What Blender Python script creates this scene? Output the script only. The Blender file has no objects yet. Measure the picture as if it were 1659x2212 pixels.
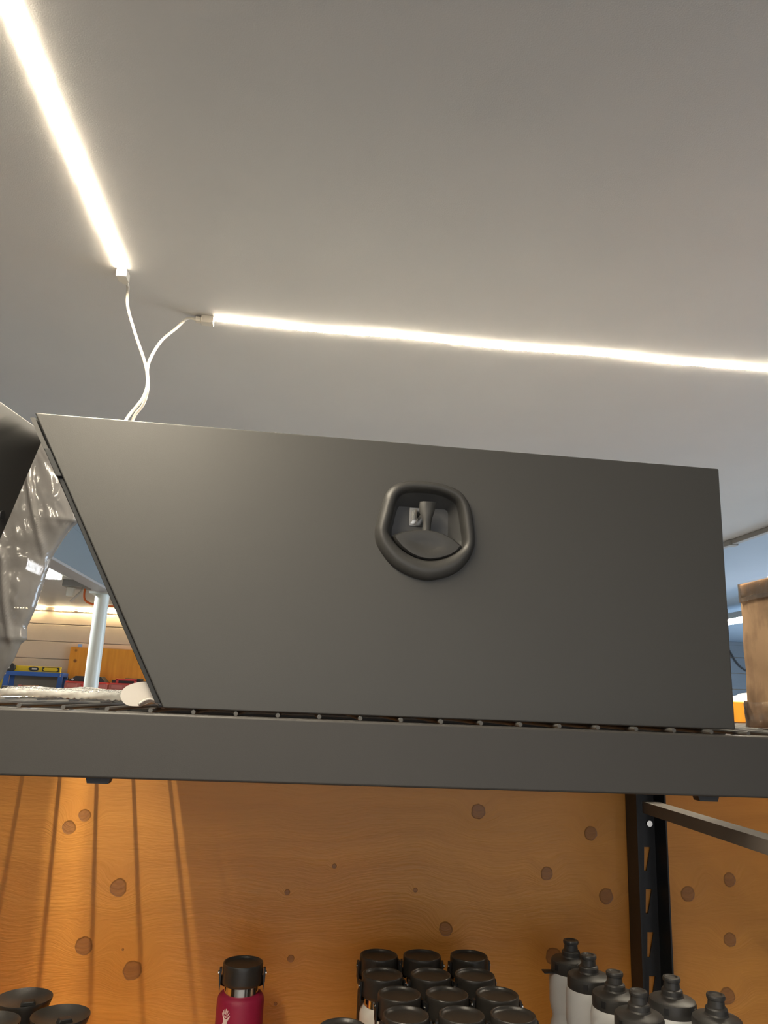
import bpy, bmesh, math, random
from mathutils import Vector, Matrix, noise
random.seed(7)
PI = math.pi
sc = bpy.context.scene
COL = sc.collection

# ------------------------------------------------------------------ camera
def make_camera():
    p, y, r = math.radians(13.8), math.radians(5.8), math.radians(2.35)
    f = Vector((math.sin(y)*math.cos(p), math.cos(y)*math.cos(p), math.sin(p)))
    R = Vector((math.cos(y), -math.sin(y), 0)); U = R.cross(f)
    right = math.cos(r)*R + math.sin(r)*U; up = -math.sin(r)*R + math.cos(r)*U
    cd = bpy.data.cameras.new('camera'); c = bpy.data.objects.new('camera', cd); COL.objects.link(c)
    cd.sensor_fit = 'HORIZONTAL'; cd.sensor_width = 36.0; cd.lens = 36.0*1645/1659
    cd.clip_start = 0.02; cd.clip_end = 60
    m = Matrix((right, up, -f)).transposed().to_4x4(); m.translation = (0, 0, 1.7)
    c.matrix_world = m
    sc.camera = c
make_camera()

# ------------------------------------------------------------------ world, added fill lights, exposure
w = bpy.data.worlds.new('world'); sc.world = w; w.use_nodes = True
bg = w.node_tree.nodes['Background']
bg.inputs['Color'].default_value = (0.80, 0.88, 1.0, 1); bg.inputs['Strength'].default_value = 0.6

def area_light(name, loc, rot, sx, sy, power, color):
    l = bpy.data.lights.new(name, 'AREA'); l.shape = 'RECTANGLE'; l.size = sx; l.size_y = sy
    l.energy = power; l.color = color
    o = bpy.data.objects.new(name, l); COL.objects.link(o); o.location = loc; o.rotation_euler = rot
    return o
# fill added from behind the camera; blue daylight from an unseen, added side window
area_light('added_front_fill', (0.5, -4.9, 1.25), (PI/2, 0, 0), 6.0, 2.3, 44, (1.0, 0.97, 0.93))
area_light('added_window_daylight', (6.9, 5.2, 1.35), (PI/2, 0, PI/2), 4.0, 1.5, 320, (0.62, 0.80, 1.0))

sc.view_settings.view_transform = 'Standard'; sc.view_settings.look = 'None'
sc.view_settings.gamma = 1.0; sc.view_settings.use_curve_mapping = False
sc.view_settings.exposure = 0.0
LED = 860.0         # radiance of the downward face of the LED strips
LED_SIDE = 50.0     # radiance of the flanks of their sleeve
LED_COL = (1.0, 0.88, 0.68)

# ------------------------------------------------------------------ materials
def new_mat(name):
    m = bpy.data.materials.new(name); m.use_nodes = True
    return m, m.node_tree.nodes, m.node_tree.links, m.node_tree.nodes['Principled BSDF']

def pmat(name, color, rough=0.5, metal=0.0, spec=0.5, vary=0.0, vscale=30, bump=0.0, bscale=300, trans=0.0, alpha=1.0, sss=0.0, coat=0.0):
    m, n, l, b = new_mat(name)
    b.inputs['Base Color'].default_value = (*color, 1)
    b.inputs['Roughness'].default_value = rough; b.inputs['Metallic'].default_value = metal
    b.inputs['Specular IOR Level'].default_value = spec
    b.inputs['Transmission Weight'].default_value = trans; b.inputs['Alpha'].default_value = alpha
    b.inputs['Coat Weight'].default_value = coat
    if sss:
        b.inputs['Subsurface Weight'].default_value = sss; b.inputs['Subsurface Radius'].default_value = (0.01, 0.01, 0.01)
    tc = n.new('ShaderNodeTexCoord')
    if vary:
        t = n.new('ShaderNodeTexNoise'); t.inputs['Scale'].default_value = vscale; t.inputs['Detail'].default_value = 4
        l.new(tc.outputs['Object'], t.inputs['Vector'])
        mx = n.new('ShaderNodeMix'); mx.data_type = 'RGBA'
        mx.inputs[6].default_value = (*[c*(1-vary) for c in color], 1); mx.inputs[7].default_value = (*[min(1, c*(1+vary)) for c in color], 1)
        l.new(t.outputs['Fac'], mx.inputs[0]); l.new(mx.outputs[2], b.inputs['Base Color'])
    if bump:
        t = n.new('ShaderNodeTexNoise'); t.inputs['Scale'].default_value = bscale; t.inputs['Detail'].default_value = 2
        l.new(tc.outputs['Object'], t.inputs['Vector'])
        bp = n.new('ShaderNodeBump'); bp.inputs['Strength'].default_value = bump; bp.inputs['Distance'].default_value = 0.002
        l.new(t.outputs['Fac'], bp.inputs['Height']); l.new(bp.outputs['Normal'], b.inputs['Normal'])
    return m

def emat(name, color, strength):
    m, n, l, b = new_mat(name)
    b.inputs['Base Color'].default_value = (*color, 1)
    b.inputs['Emission Color'].default_value = (*color, 1); b.inputs['Emission Strength'].default_value = strength
    return m

KNOTS = [(-0.386,1.457,.011),(-0.362,1.478,.010),(-0.289,1.360,.014),(-0.336,1.267,.014),(-0.250,1.230,.015),
         (0.354,1.502,.013),(0.572,1.468,.012),(0.485,1.396,.011),(0.599,1.359,.013),(0.296,1.300,.012),(0.496,1.257,.014),
         (0.845,1.391,.012),(0.760,1.365,.013),(0.838,1.287,.012),(0.826,1.193,.014),(0.088,1.402,.004),(0.006,1.357,.005),
         (0.238,1.364,.004),(-0.002,1.179,.003),(0.565,1.222,.013),(-0.27,1.262,.002),(0.02,1.25,.006)]
def plywood(name):
    m, n, l, b = new_mat(name)
    tc = n.new('ShaderNodeTexCoord'); sp = n.new('ShaderNodeSeparateXYZ'); l.new(tc.outputs['Object'], sp.inputs[0])
    P = n.new('ShaderNodeCombineXYZ'); l.new(sp.outputs['X'], P.inputs['X']); l.new(sp.outputs['Z'], P.inputs['Z'])
    def math_(op, a, bb=None, c=None):
        x = n.new('ShaderNodeMath'); x.operation = op
        for i, v in enumerate((a, bb, c)):
            if v is None: continue
            if isinstance(v, (int, float)): x.inputs[i].default_value = v
            else: l.new(v, x.inputs[i])
        return x.outputs[0]
    wob = n.new('ShaderNodeTexNoise'); wob.inputs['Scale'].default_value = 60; wob.inputs['Detail'].default_value = 2
    l.new(P.outputs[0], wob.inputs['Vector'])
    core = None; dist = None
    for kx, kz, r in KNOTS:
        d = n.new('ShaderNodeVectorMath'); d.operation = 'DISTANCE'; d.inputs[1].default_value = (kx, 0, kz)
        l.new(P.outputs[0], d.inputs[0])
        q = math_('DIVIDE', d.outputs['Value'], r)
        q = math_('ADD', q, math_('MULTIPLY', math_('SUBTRACT', wob.outputs['Fac'], .5), .5))
        mr = n.new('ShaderNodeMapRange'); mr.interpolation_type = 'SMOOTHSTEP'
        mr.inputs[1].default_value = 1.12; mr.inputs[2].default_value = 0.82
        l.new(q, mr.inputs[0])
        m2 = n.new('ShaderNodeMapRange'); m2.interpolation_type = 'SMOOTHSTEP'
        m2.inputs[1].default_value = 4.2; m2.inputs[2].default_value = 0.0; m2.inputs[4].default_value = r*2.2
        l.new(q, m2.inputs[0])
        core = mr.outputs[0] if core is None else math_('MAXIMUM', core, mr.outputs[0])
        dist = m2.outputs[0] if dist is None else math_('ADD', dist, m2.outputs[0])
    # large slow figure + knots bend the horizontal grain
    big = n.new('ShaderNodeTexNoise'); big.inputs['Scale'].default_value = 3.2; big.inputs['Detail'].default_value = 2
    l.new(P.outputs[0], big.inputs['Vector'])
    zz = math_('ADD', math_('ADD', sp.outputs['Z'], dist), math_('MULTIPLY', big.outputs['Fac'], 0.10))
    G = n.new('ShaderNodeCombineXYZ'); l.new(math_('MULTIPLY', sp.outputs['X'], 1.5), G.inputs['X']); l.new(math_('MULTIPLY', zz, 26), G.inputs['Z'])
    g1 = n.new('ShaderNodeTexNoise'); g1.inputs['Scale'].default_value = 1.0; g1.inputs['Detail'].default_value = 5; g1.inputs['Roughness'].default_value = .62
    l.new(G.outputs[0], g1.inputs['Vector'])
    ring = math_('SINE', math_('MULTIPLY', zz, 210))
    G2 = n.new('ShaderNodeCombineXYZ'); l.new(math_('MULTIPLY', sp.outputs['X'], 30), G2.inputs['X']); l.new(math_('MULTIPLY', zz, 240), G2.inputs['Z'])
    g2 = n.new('ShaderNodeTexNoise'); g2.inputs['Scale'].default_value = 1.0; g2.inputs['Detail'].default_value = 3
    l.new(G2.outputs[0], g2.inputs['Vector'])
    cr = n.new('ShaderNodeValToRGB')
    cr.color_ramp.elements[0].position = .22; cr.color_ramp.elements[0].color = (.62, .255, .045, 1)
    cr.color_ramp.elements[1].position = .78; cr.color_ramp.elements[1].color = (.76, .335, .062, 1)
    l.new(math_('ADD', g1.outputs['Fac'], math_('MULTIPLY', ring, .02)), cr.inputs[0])
    kc = n.new('ShaderNodeMix'); kc.data_type = 'RGBA'; kc.inputs[7].default_value = (.30, .125, .040, 1)
    l.new(cr.outputs[0], kc.inputs[6]); l.new(math_('MULTIPLY', core, math_('ADD', math_('MULTIPLY', g2.outputs['Fac'], .6), .5)), kc.inputs[0])
    edge = math_('MULTIPLY', math_('MULTIPLY', core, math_('SUBTRACT', 1.0, core)), 2.6)
    k2 = n.new('ShaderNodeMix'); k2.data_type = 'RGBA'; k2.inputs[7].default_value = (.16, .060, .018, 1)
    l.new(kc.outputs[2], k2.inputs[6]); l.new(edge, k2.inputs[0]); l.new(k2.outputs[2], b.inputs['Base Color'])
    b.inputs['Roughness'].default_value = .42; b.inputs['Specular IOR Level'].default_value = .45
    bp = n.new('ShaderNodeBump'); bp.inputs['Strength'].default_value = .55; bp.inputs['Distance'].default_value = .0014
    hh = math_('ADD', math_('MULTIPLY', g2.outputs['Fac'], .8), math_('MULTIPLY', g1.outputs['Fac'], 1.6))
    l.new(math_('ADD', hh, math_('MULTIPLY', core, -.6)), bp.inputs['Height'])
    l.new(bp.outputs['Normal'], b.inputs['Normal'])
    return m

def far_plywood(name):
    m, n, l, b = new_mat(name)
    tc = n.new('ShaderNodeTexCoord'); mp = n.new('ShaderNodeMapping'); mp.inputs['Scale'].default_value = (14, 1, 1.6)
    l.new(tc.outputs['Object'], mp.inputs[0])
    t = n.new('ShaderNodeTexNoise'); t.inputs['Scale'].default_value = 1.5; t.inputs['Detail'].default_value = 4; l.new(mp.outputs[0], t.inputs[0])
    cr = n.new('ShaderNodeValToRGB')
    cr.color_ramp.elements[0].position = .3; cr.color_ramp.elements[0].color = (.72, .27, .018, 1)
    cr.color_ramp.elements[1].position = .7; cr.color_ramp.elements[1].color = (.86, .36, .03, 1)
    l.new(t.outputs['Fac'], cr.inputs[0])
    v = n.new('ShaderNodeTexVoronoi'); v.inputs['Scale'].default_value = 6.5; l.new(tc.outputs['Object'], v.inputs['Vector'])
    mr = n.new('ShaderNodeMapRange'); mr.inputs[1].default_value = .16; mr.inputs[2].default_value = .08; l.new(v.outputs['Distance'], mr.inputs[0])
    mx = n.new('ShaderNodeMix'); mx.data_type = 'RGBA'; mx.inputs[7].default_value = (.25, .08, .01, 1)
    l.new(cr.outputs[0], mx.inputs[6]); l.new(mr.outputs[0], mx.inputs[0]); l.new(mx.outputs[2], b.inputs['Base Color'])
    b.inputs['Roughness'].default_value = .5
    return m

def cardboard(name):
    m, n, l, b = new_mat(name)
    tc = n.new('ShaderNodeTexCoord'); mp = n.new('ShaderNodeMapping'); mp.inputs['Scale'].default_value = (60, 60, 6)
    l.new(tc.outputs['Object'], mp.inputs[0])
    t = n.new('ShaderNodeTexNoise'); t.inputs['Scale'].default_value = 1.0; t.inputs['Detail'].default_value = 4; l.new(mp.outputs[0], t.inputs[0])
    t2 = n.new('ShaderNodeTexNoise'); t2.inputs['Scale'].default_value = 14; t2.inputs['Detail'].default_value = 6; l.new(tc.outputs['Object'], t2.inputs[0])
    cr = n.new('ShaderNodeValToRGB')
    cr.color_ramp.elements[0].position = .34; cr.color_ramp.elements[0].color = (.34, .21, .12, 1)
    cr.color_ramp.elements[1].position = .52; cr.color_ramp.elements[1].color = (.60, .385, .22, 1)
    mx = n.new('ShaderNodeMath'); mx.operation = 'ADD'
    s = n.new('ShaderNodeMath'); s.operation = 'MULTIPLY'; s.inputs[1].default_value = .3; l.new(t.outputs['Fac'], s.inputs[0])
    s2 = n.new('ShaderNodeMath'); s2.operation = 'MULTIPLY'; s2.inputs[1].default_value = .75; l.new(t2.outputs['Fac'], s2.inputs[0])
    l.new(s.outputs[0], mx.inputs[0]); l.new(s2.outputs[0], mx.inputs[1]); l.new(mx.outputs[0], cr.inputs[0])
    l.new(cr.outputs[0], b.inputs['Base Color']); b.inputs['Roughness'].default_value = .8
    return m

def film(name, clear, tint, gloss_rough=.15, body=.6):
    """thin plastic film: part clear, part milky translucent, with a glossy skin"""
    m, n, l, b = new_mat(name)
    n.remove(b); out = n['Material Output']
    tr = n.new('ShaderNodeBsdfTransparent'); tl = n.new('ShaderNodeBsdfTranslucent'); df = n.new('ShaderNodeBsdfDiffuse'); gl = n.new('ShaderNodeBsdfGlossy')
    tl.inputs[0].default_value = (*tint, 1); df.inputs[0].default_value = (*tint, 1); gl.inputs['Roughness'].default_value = gloss_rough
    a = n.new('ShaderNodeMixShader'); a.inputs[0].default_value = body; l.new(tl.outputs[0], a.inputs[1]); l.new(df.outputs[0], a.inputs[2])
    c = n.new('ShaderNodeMixShader'); c.inputs[0].default_value = clear; l.new(a.outputs[0], c.inputs[1]); l.new(tr.outputs[0], c.inputs[2])
    fr = n.new('ShaderNodeFresnel'); fr.inputs[0].default_value = 1.45
    tc = n.new('ShaderNodeTexCoord'); t = n.new('ShaderNodeTexNoise'); t.inputs['Scale'].default_value = 22; t.inputs['Detail'].default_value = 3; t.inputs['Distortion'].default_value = 1.5
    l.new(tc.outputs['Object'], t.inputs[0]); bp = n.new('ShaderNodeBump'); bp.inputs['Strength'].default_value = .5; bp.inputs['Distance'].default_value = .006
    l.new(t.outputs['Fac'], bp.inputs['Height'])
    for s in (gl, fr): l.new(bp.outputs[0], s.inputs['Normal'])
    d = n.new('ShaderNodeMixShader'); l.new(fr.outputs[0], d.inputs[0]); l.new(c.outputs[0], d.inputs[1]); l.new(gl.outputs[0], d.inputs[2])
    l.new(d.outputs[0], out.inputs[0])
    return m

M = {
 'ceiling': pmat('ceiling_paint', (.53, .512, .49), .62, spec=.4, vary=.05, vscale=3, bump=.12, bscale=420),
 'bay_ceiling': pmat('bay_ceiling_paint', (.27, .35, .44), .6, vary=.05, vscale=3),
 'beige': pmat('beige_wall_paint', (.55, .44, .33), .75, vary=.06, vscale=8, bump=.2, bscale=120),
 'mortar': pmat('wall_joint', (.50, .41, .31), .85),
 'daylit_wall': pmat('daylit_wall_tone', (.11, .13, .15), .7, vary=.08, vscale=6),  # bluish daylight tint put into the wall colour
 'concrete': pmat('concrete_floor', (.42, .40, .37), .55, vary=.12, vscale=5),
 'powder': pmat('grey_powder_coat', (.060, .0585, .0555), .46, spec=.5, vary=.05, vscale=5, bump=.05, bscale=900),
 'powder_beam': pmat('charcoal_beam_paint', (.054, .051, .048), .5, spec=.45, vary=.05, vscale=6, bump=.05, bscale=700),
 'black_steel': pmat('black_rack_steel', (.020, .021, .024), .48, bump=.1, bscale=500),
 'rail_steel': pmat('dark_rail_steel', (.13, .118, .105), .5),
 'rubber': pmat('black_rubber_seal', (.022, .024, .026), .6),
 'latch': pmat('black_latch_plastic', (.045, .044, .042), .40, spec=.5, bump=.1, bscale=1500),
 'latch_lit': pmat('lit_latch_plastic', (.10, .10, .10), .38),  # dish paler than the bezel, light on its walls put into the colour
 'chrome': pmat('bright_steel', (.72, .70, .66), .18, metal=1.0),
 'wire': pmat('grey_wire', (.10, .098, .094), .45),
 'plywood': plywood('varnished_plywood'),
 'far_ply': far_plywood('far_orange_plywood'),
 'carton': cardboard('brown_cardboard'),
 'tape': pmat('brown_packing_tape', (.50, .27, .11), .25, vary=.15, vscale=20),
 'film': film('clear_wrap_film', .86, (.8, .75, .7), .12),
 'bag': film('milky_plastic_bag', .06, (.23, .222, .22), .13, .40),
 'bagcore': pmat('grey_brown_packing', (.30, .26, .23), .8, vary=.15, vscale=9),
 'bubble': film('bubble_wrap_plastic', .25, (.72, .72, .69), .12, .5),
 'foam': pmat('white_foam_sheet', (.66, .62, .57), .8, bump=.25, bscale=60, sss=.1),
 'white_plastic': pmat('white_cable_plastic', (.58, .53, .45), .42),
 'led': emat('led_chip_light', LED_COL, LED),
 'sleeve': emat('led_sleeve_light', LED_COL, LED_SIDE),
 'far_led': emat('far_led_light', (1.0, .82, .5), 330),
 'tube': emat('fluorescent_tube_light', (.95, .98, 1.0), 230),
 'housing': pmat('fixture_white_enamel', (.72, .70, .62), .5),
 'column': pmat('white_column_paint', (.62, .66, .62), .35, vary=.05, vscale=4),
 'ibeam': pmat('blue_grey_steel_paint', (.17, .205, .225), .5, vary=.06, vscale=3),
 'flange': pmat('pale_flange_paint', (.34, .32, .31), .5),
 'conduit': pmat('grey_conduit', (.25, .25, .24), .5),
 'orange_cord': pmat('orange_cord', (.75, .16, .03), .5),
 'lid': pmat('black_lid_plastic', (.030, .027, .024), .36, spec=.5, bump=.08, bscale=900),
 'strap': pmat('black_strap', (.016, .016, .017), .5),
 'red_coat': pmat('raspberry_powder_coat', (.30, .008, .045), .5, bump=.15, bscale=1500),
 'black_coat': pmat('black_powder_coat', (.02, .02, .02), .5),
 'white_coat': pmat('white_powder_coat', (.72, .69, .64), .5),
 'logo_white': pmat('white_print', (.80, .66, .60), .6),
 'ink_black': pmat('black_print', (.015, .014, .014), .5),
 'ink_cream': pmat('cream_print', (.70, .58, .42), .6),
 'squeeze': pmat('milky_squeeze_plastic', (.66, .66, .66), .4, trans=.15, sss=.35),
 'cap': pmat('dark_bottle_cap', (.040, .038, .036), .45, bump=.06, bscale=700),
 'blue_steel': pmat('blue_enamel', (.03, .11, .38), .45),
 'yellow': pmat('yellow_enamel', (.78, .50, .02), .4),
 'yellow_dark': pmat('dull_yellow_enamel', (.55, .42, .05), .5),
 'red_plastic': pmat('red_case_plastic', (.62, .05, .04), .45),
 'pink_plastic': pmat('faded_red_plastic', (.55, .16, .13), .5),
 'case_black': pmat('black_case_plastic', (.03, .03, .03), .5),
 'grey_panel': pmat('grey_board', (.27, .25, .21), .7),
 'blue_tape': pmat('blue_masking_tape', (.16, .33, .68), .6),
 'copper': pmat('copper_tool', (.62, .33, .2), .35, metal=.6),
 'oak': far_plywood('varnished_board'),
}

# ------------------------------------------------------------------ mesh helpers
class MB:
    def __init__(s): s.v = []; s.f = []
    def add(s, verts, faces):
        o = len(s.v); s.v += [tuple(v) for v in verts]; s.f += [tuple(i+o for i in f) for f in faces]; return s
    def box(s, a, b):
        x0, y0, z0 = a; x1, y1, z1 = b
        return s.add([(x0,y0,z0),(x1,y0,z0),(x1,y1,z0),(x0,y1,z0),(x0,y0,z1),(x1,y0,z1),(x1,y1,z1),(x0,y1,z1)],
                     [(0,3,2,1),(4,5,6,7),(0,1,5,4),(1,2,6,5),(2,3,7,6),(3,0,4,7)])
    def prism_y(s, poly, y0, y1):
        """closed prism: polygon in (x,z), extruded along y"""
        n = len(poly)
        area = sum(poly[i][0]*poly[(i+1)%n][1]-poly[(i+1)%n][0]*poly[i][1] for i in range(n))
        if area < 0: poly = poly[::-1]
        return s.add([(x,y0,z) for x,z in poly]+[(x,y1,z) for x,z in poly],
                     [tuple(range(n)), tuple(range(2*n-1, n-1, -1))]+[((i+1)%n, i, n+i, n+(i+1)%n) for i in range(n)])
    def prism_x(s, poly, x0, x1):
        n = len(poly)
        area = sum(poly[i][0]*poly[(i+1)%n][1]-poly[(i+1)%n][0]*poly[i][1] for i in range(n))
        if area < 0: poly = poly[::-1]
        return s.add([(x0,y,z) for y,z in poly]+[(x1,y,z) for y,z in poly],
                     [tuple(range(n-1,-1,-1)), tuple(range(n, 2*n))]+[(i, (i+1)%n, n+(i+1)%n, n+i) for i in range(n)])
    def lathe(s, prof, c=(0,0,0), n=40, squash=1.0):
        """profile of (r,z), closed at both ends on the axis when r is 0"""
        cx, cy, cz = c; V = []; F = []
        for r, z in prof:
            for i in range(n):
                a = 2*PI*i/n; V.append((cx+r*math.cos(a), cy+r*math.sin(a)*squash, cz+z))
        for k in range(len(prof)-1):
            for i in range(n):
                j = (i+1) % n
                F.append((k*n+i, k*n+j, (k+1)*n+j, (k+1)*n+i))
        if prof[0][0] > 1e-6: F.append(tuple(range(n-1, -1, -1)))
        if prof[-1][0] > 1e-6: F.append(tuple((len(prof)-1)*n+i for i in range(n)))
        return s.add(V, F)
    def tube(s, pts, r, n=10, smooth=0, radii=None):
        pts = [Vector(p) for p in pts]
        if smooth: pts = spline(pts, smooth)
        V = []; F = []; up = None
        for i, p in enumerate(pts):
            t = (pts[min(i+1, len(pts)-1)]-pts[max(i-1, 0)]).normalized()
            if up is None:
                up = Vector((0,0,1)) if abs(t.z) < .9 else Vector((1,0,0))
            a = t.cross(up).normalized(); b = a.cross(t).normalized(); up = b
            rr = radii[i] if radii else r
            for k in range(n):
                q = 2*PI*k/n; V.append(p+a*math.cos(q)*rr+b*math.sin(q)*rr)
        m = len(pts)
        for i in range(m-1):
            for k in range(n):
                j = (k+1) % n; F.append((i*n+k, i*n+j, (i+1)*n+j, (i+1)*n+k))
        F.append(tuple(range(n-1, -1, -1))); F.append(tuple((m-1)*n+k for k in range(n)))
        return s.add(V, F)
    def build(s, name, mat, parent=None, smooth=False, bevel=0, seg=2, org=None):
        me = bpy.data.meshes.new(name)
        if org is None: org = rootloc(parent)
        me.from_pydata([(v[0]-org[0], v[1]-org[1], v[2]-org[2]) for v in s.v], [], s.f)
        bm = bmesh.new(); bm.from_mesh(me); bmesh.ops.remove_doubles(bm, verts=bm.verts, dist=1e-6)
        bmesh.ops.recalc_face_normals(bm, faces=bm.faces); bm.to_mesh(me); bm.free()
        me.materials.append(M[mat])
        o = bpy.data.objects.new(name, me); COL.objects.link(o)
        if parent: o.parent = parent
        else: o.location = org
        if smooth:
            for p in me.polygons: p.use_smooth = True
            if smooth != 'all':
                me.set_sharp_from_angle(angle=math.radians(smooth if isinstance(smooth, (int, float)) and smooth is not True else 38))
        if bevel:
            md = o.modifiers.new('bevel', 'BEVEL'); md.width = bevel; md.segments = seg; md.limit_method = 'ANGLE'; md.angle_limit = math.radians(35)
            md.harden_normals = True
            for p in me.polygons: p.use_smooth = True
            me.set_sharp_from_angle(angle=math.radians(60))
        return o

def rootloc(o):
    p = Vector((0,0,0))
    while o is not None:
        p += o.location; o = o.parent
    return p
def spline(pts, k):
    out = []
    P = [pts[0]]+list(pts)+[pts[-1]]
    for i in range(1, len(P)-2):
        for j in range(k):
            t = j/k; a, b, c, d = P[i-1], P[i], P[i+1], P[i+2]
            out.append(.5*((2*b)+(c-a)*t+(2*a-5*b+4*c-d)*t*t+(3*b-a-3*c+d)*t**3))
    out.append(pts[-1]); return out
def tag(o, label, cat, group=None):
    o['label'] = label; o['category'] = cat
    if group: o['group'] = group
    return o
def thing(name, label, cat, loc, group=None, rotz=0):
    o = bpy.data.objects.new(name, None); COL.objects.link(o); o.location = loc; o.rotation_euler = (0,0,rotz); o.empty_display_size = .05
    return tag(o, label, cat, group)
def struct(o): o['kind'] = 'structure'; return o
def share(src, parent, loc, name=None):
    o = src.copy(); COL.objects.link(o); o.parent = parent; o.location = loc
    return o
def copy_tree(o, parent=None):
    c = o.copy(); COL.objects.link(c); c.parent = parent
    for ch in list(o.children): copy_tree(ch, c)
    return c

# ------------------------------------------------------------------ the room
CZ = 2.6
struct(MB().box((-5.0,-5.0,CZ), (2.25,9.6,CZ+.08)).build('ceiling', 'ceiling', org=(0,2,CZ)))
struct(MB().box((2.25,-5.0,CZ), (7.0,9.6,CZ+.08)).build('ceiling', 'bay_ceiling', org=(4,2,CZ)))
struct(MB().box((-5.0,-5.0,-.08), (7.0,9.6,0)).build('floor', 'concrete', org=(0,2,0)))
struct(MB().box((-5.1,-5.0,0), (-5.0,9.6,CZ)).build('wall_left', 'beige', org=(-5,2,0)))
# right wall with an unseen window opening, added for the blue daylight
wr = MB()
wr.box((7.0,-5.0,0), (7.1,3.15,CZ)); wr.box((7.0,7.25,0), (7.1,9.6,CZ)); wr.box((7.0,3.15,0), (7.1,7.25,.58)); wr.box((7.0,3.15,2.12), (7.1,7.25,CZ))
struct(wr.build('wall_right', 'daylit_wall', org=(7,2,0)))
wf = MB()
for a, b in (((6.98,3.13,.56),(7.08,3.2,2.14)), ((6.98,7.2,.56),(7.08,7.27,2.14)), ((6.98,3.13,.56),(7.08,7.27,.63)), ((6.98,3.13,2.07),(7.08,7.27,2.14)), ((6.99,5.17,.6),(7.05,5.23,2.1))): wf.box(a, b)
struct(wf.build('unseen_window_1', 'housing', org=(7,5.2,.58)))  # unseen window frame, added to go with the side light
# wall behind the photographer, its opening added to go with the front fill
wb = MB()
wb.box((-5.0,-5.1,0), (-2.6,-5.0,CZ)); wb.box((3.6,-5.1,0), (7.0,-5.0,CZ)); wb.box((-2.6,-5.1,2.42), (3.6,-5.0,CZ))
struct(wb.build('wall_front', 'beige', org=(0,-5,0)))
# back wall: plank-like painted blocks with recessed joints
back = struct(MB().box((-5.0,9.43,0), (7.0,9.55,CZ)).build('wall_back', 'mortar', org=(0,9.43,0)))
def blockmesh(name, w, h, mat):
    o = MB().box((.0025,-.022,.0025), (w-.0025,.004,h-.0025)).build(name, mat, back, bevel=.006, org=(0,0,0)); return o
LEN = 1.95
src = blockmesh('block', LEN, .2, 'beige'); src2 = blockmesh('block', LEN, .2, 'daylit_wall')
first = True; first2 = True
zs = [2.402, 2.202, 2.002, 1.802, 1.602, 1.402]
for k in range(6):
    for x in range(7):
        X = -3.32-LEN + x*LEN if False else -5.27 + x*LEN
        if X + LEN > 7.0 + .9: continue
        cool = X > 1.5
        loc = (X - 0, 0, zs[k])
        if cool:
            if first2: src2.location = loc; first2 = False
            else: share(src2, back, loc)
        else:
            if first: src.location = loc; first = False
            else: share(src, back, loc)
struct(MB().box((-5.0,9.395,2.555), (2.53,9.43,2.6)).build('trim_1', 'beige', org=(-1,9.4,2.57), bevel=.004))
struct(MB().box((2.53,9.395,2.555), (7.0,9.43,2.6)).build('trim_2', 'daylit_wall', org=(4,9.4,2.57), bevel=.004))
low = MB().box((-5.0,9.408,0), (7.0,9.43,1.398)).build('wall_panel', 'beige', back)
# conduit and joint on the ceiling, running away from the viewer
t = thing('ceiling_conduit', 'thin grey conduit fixed along the ceiling beside the blue bay', 'conduit', (2.26,2,CZ))
MB().box((2.245,-4.9,CZ-.026), (2.275,9.35,CZ)).build('channel', 'conduit', t, bevel=.003)
for y in (1.5, 3.75, 6.0): MB().box((2.235,y,CZ-.031), (2.285,y+.05,CZ-.001)).build('clip', 'conduit', t, bevel=.003)

# steel roof beam and column in the far room
t = thing('roof_beam', 'blue-grey steel beam under the ceiling ending on the white column', 'beam', (-1.235,5,2.27))
MB().box((-1.243,2.3,2.29), (-1.183,9.38,2.49)).build('web', 'ibeam', t)
MB().box((-1.265,2.3,2.27), (-1.17,9.38,2.285)).build('lower_flange', 'flange', t, bevel=.003)
MB().prism_y([(-1.30,2.49),(-1.17,2.475),(-1.17,2.59),(-1.30,2.59)], 2.3, 9.38).build('upper_flange', 'ibeam', t)
MB().box((-1.178,2.3,2.285), (-1.172,9.38,2.478)).build('side_plate', 'ibeam', t)
t = thing('column', 'white painted round steel column behind the bubble wrap', 'column', (-1.235,4.87,0))
MB().lathe([(.042,.02),(.042,2.258)], (-1.235,4.87,0), 32).build('shaft', 'column', t, smooth=True)
MB().box((-1.30,4.805,2.258), (-1.17,4.935,2.27)).build('cap_plate', 'column', t)
MB().box((-1.335,4.77,0), (-1.135,4.97,.02)).build('base_plate', 'column', t)

# fluorescent fixtures
def fixture(label, x, y0, y1, z):
    t = thing('fluorescent_light', label, 'ceiling light', (x,(y0+y1)/2,z))
    MB().prism_y([(x-.11,z-.012),(x-.105,z-.015),(x-.075,z),(x+.075,z),(x+.105,z-.015),(x+.11,z-.012),(x+.05,z+.05),(x-.05,z+.05)], y0, y1).build('housing', 'housing', t)
    for dx in (-.035, .035):
        MB().tube([(x+dx,y0+.02,z-.018), (x+dx,y1-.02,z-.018)], .016, 12).build('tube', 'tube', t, smooth=True)
    for yy in (y0, y1-.02): MB().box((x-.07,yy,z-.035), (x+.07,yy+.02,z)).build('end_cap', 'housing', t)
    for yy in (y0+.15, y1-.15): MB().tube([(x,yy,z+.05), (x,yy,CZ)], .004, 6).build('hanger', 'conduit', t)
fixture('lit white fluorescent fixture hanging behind the plastic-wrapped bundle', -1.86, 4.66, 5.86, 2.50)
fixture('lit white fluorescent fixture between the toolbox and the brown carton', 3.75, 5.3, 6.55, 2.50)

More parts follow.
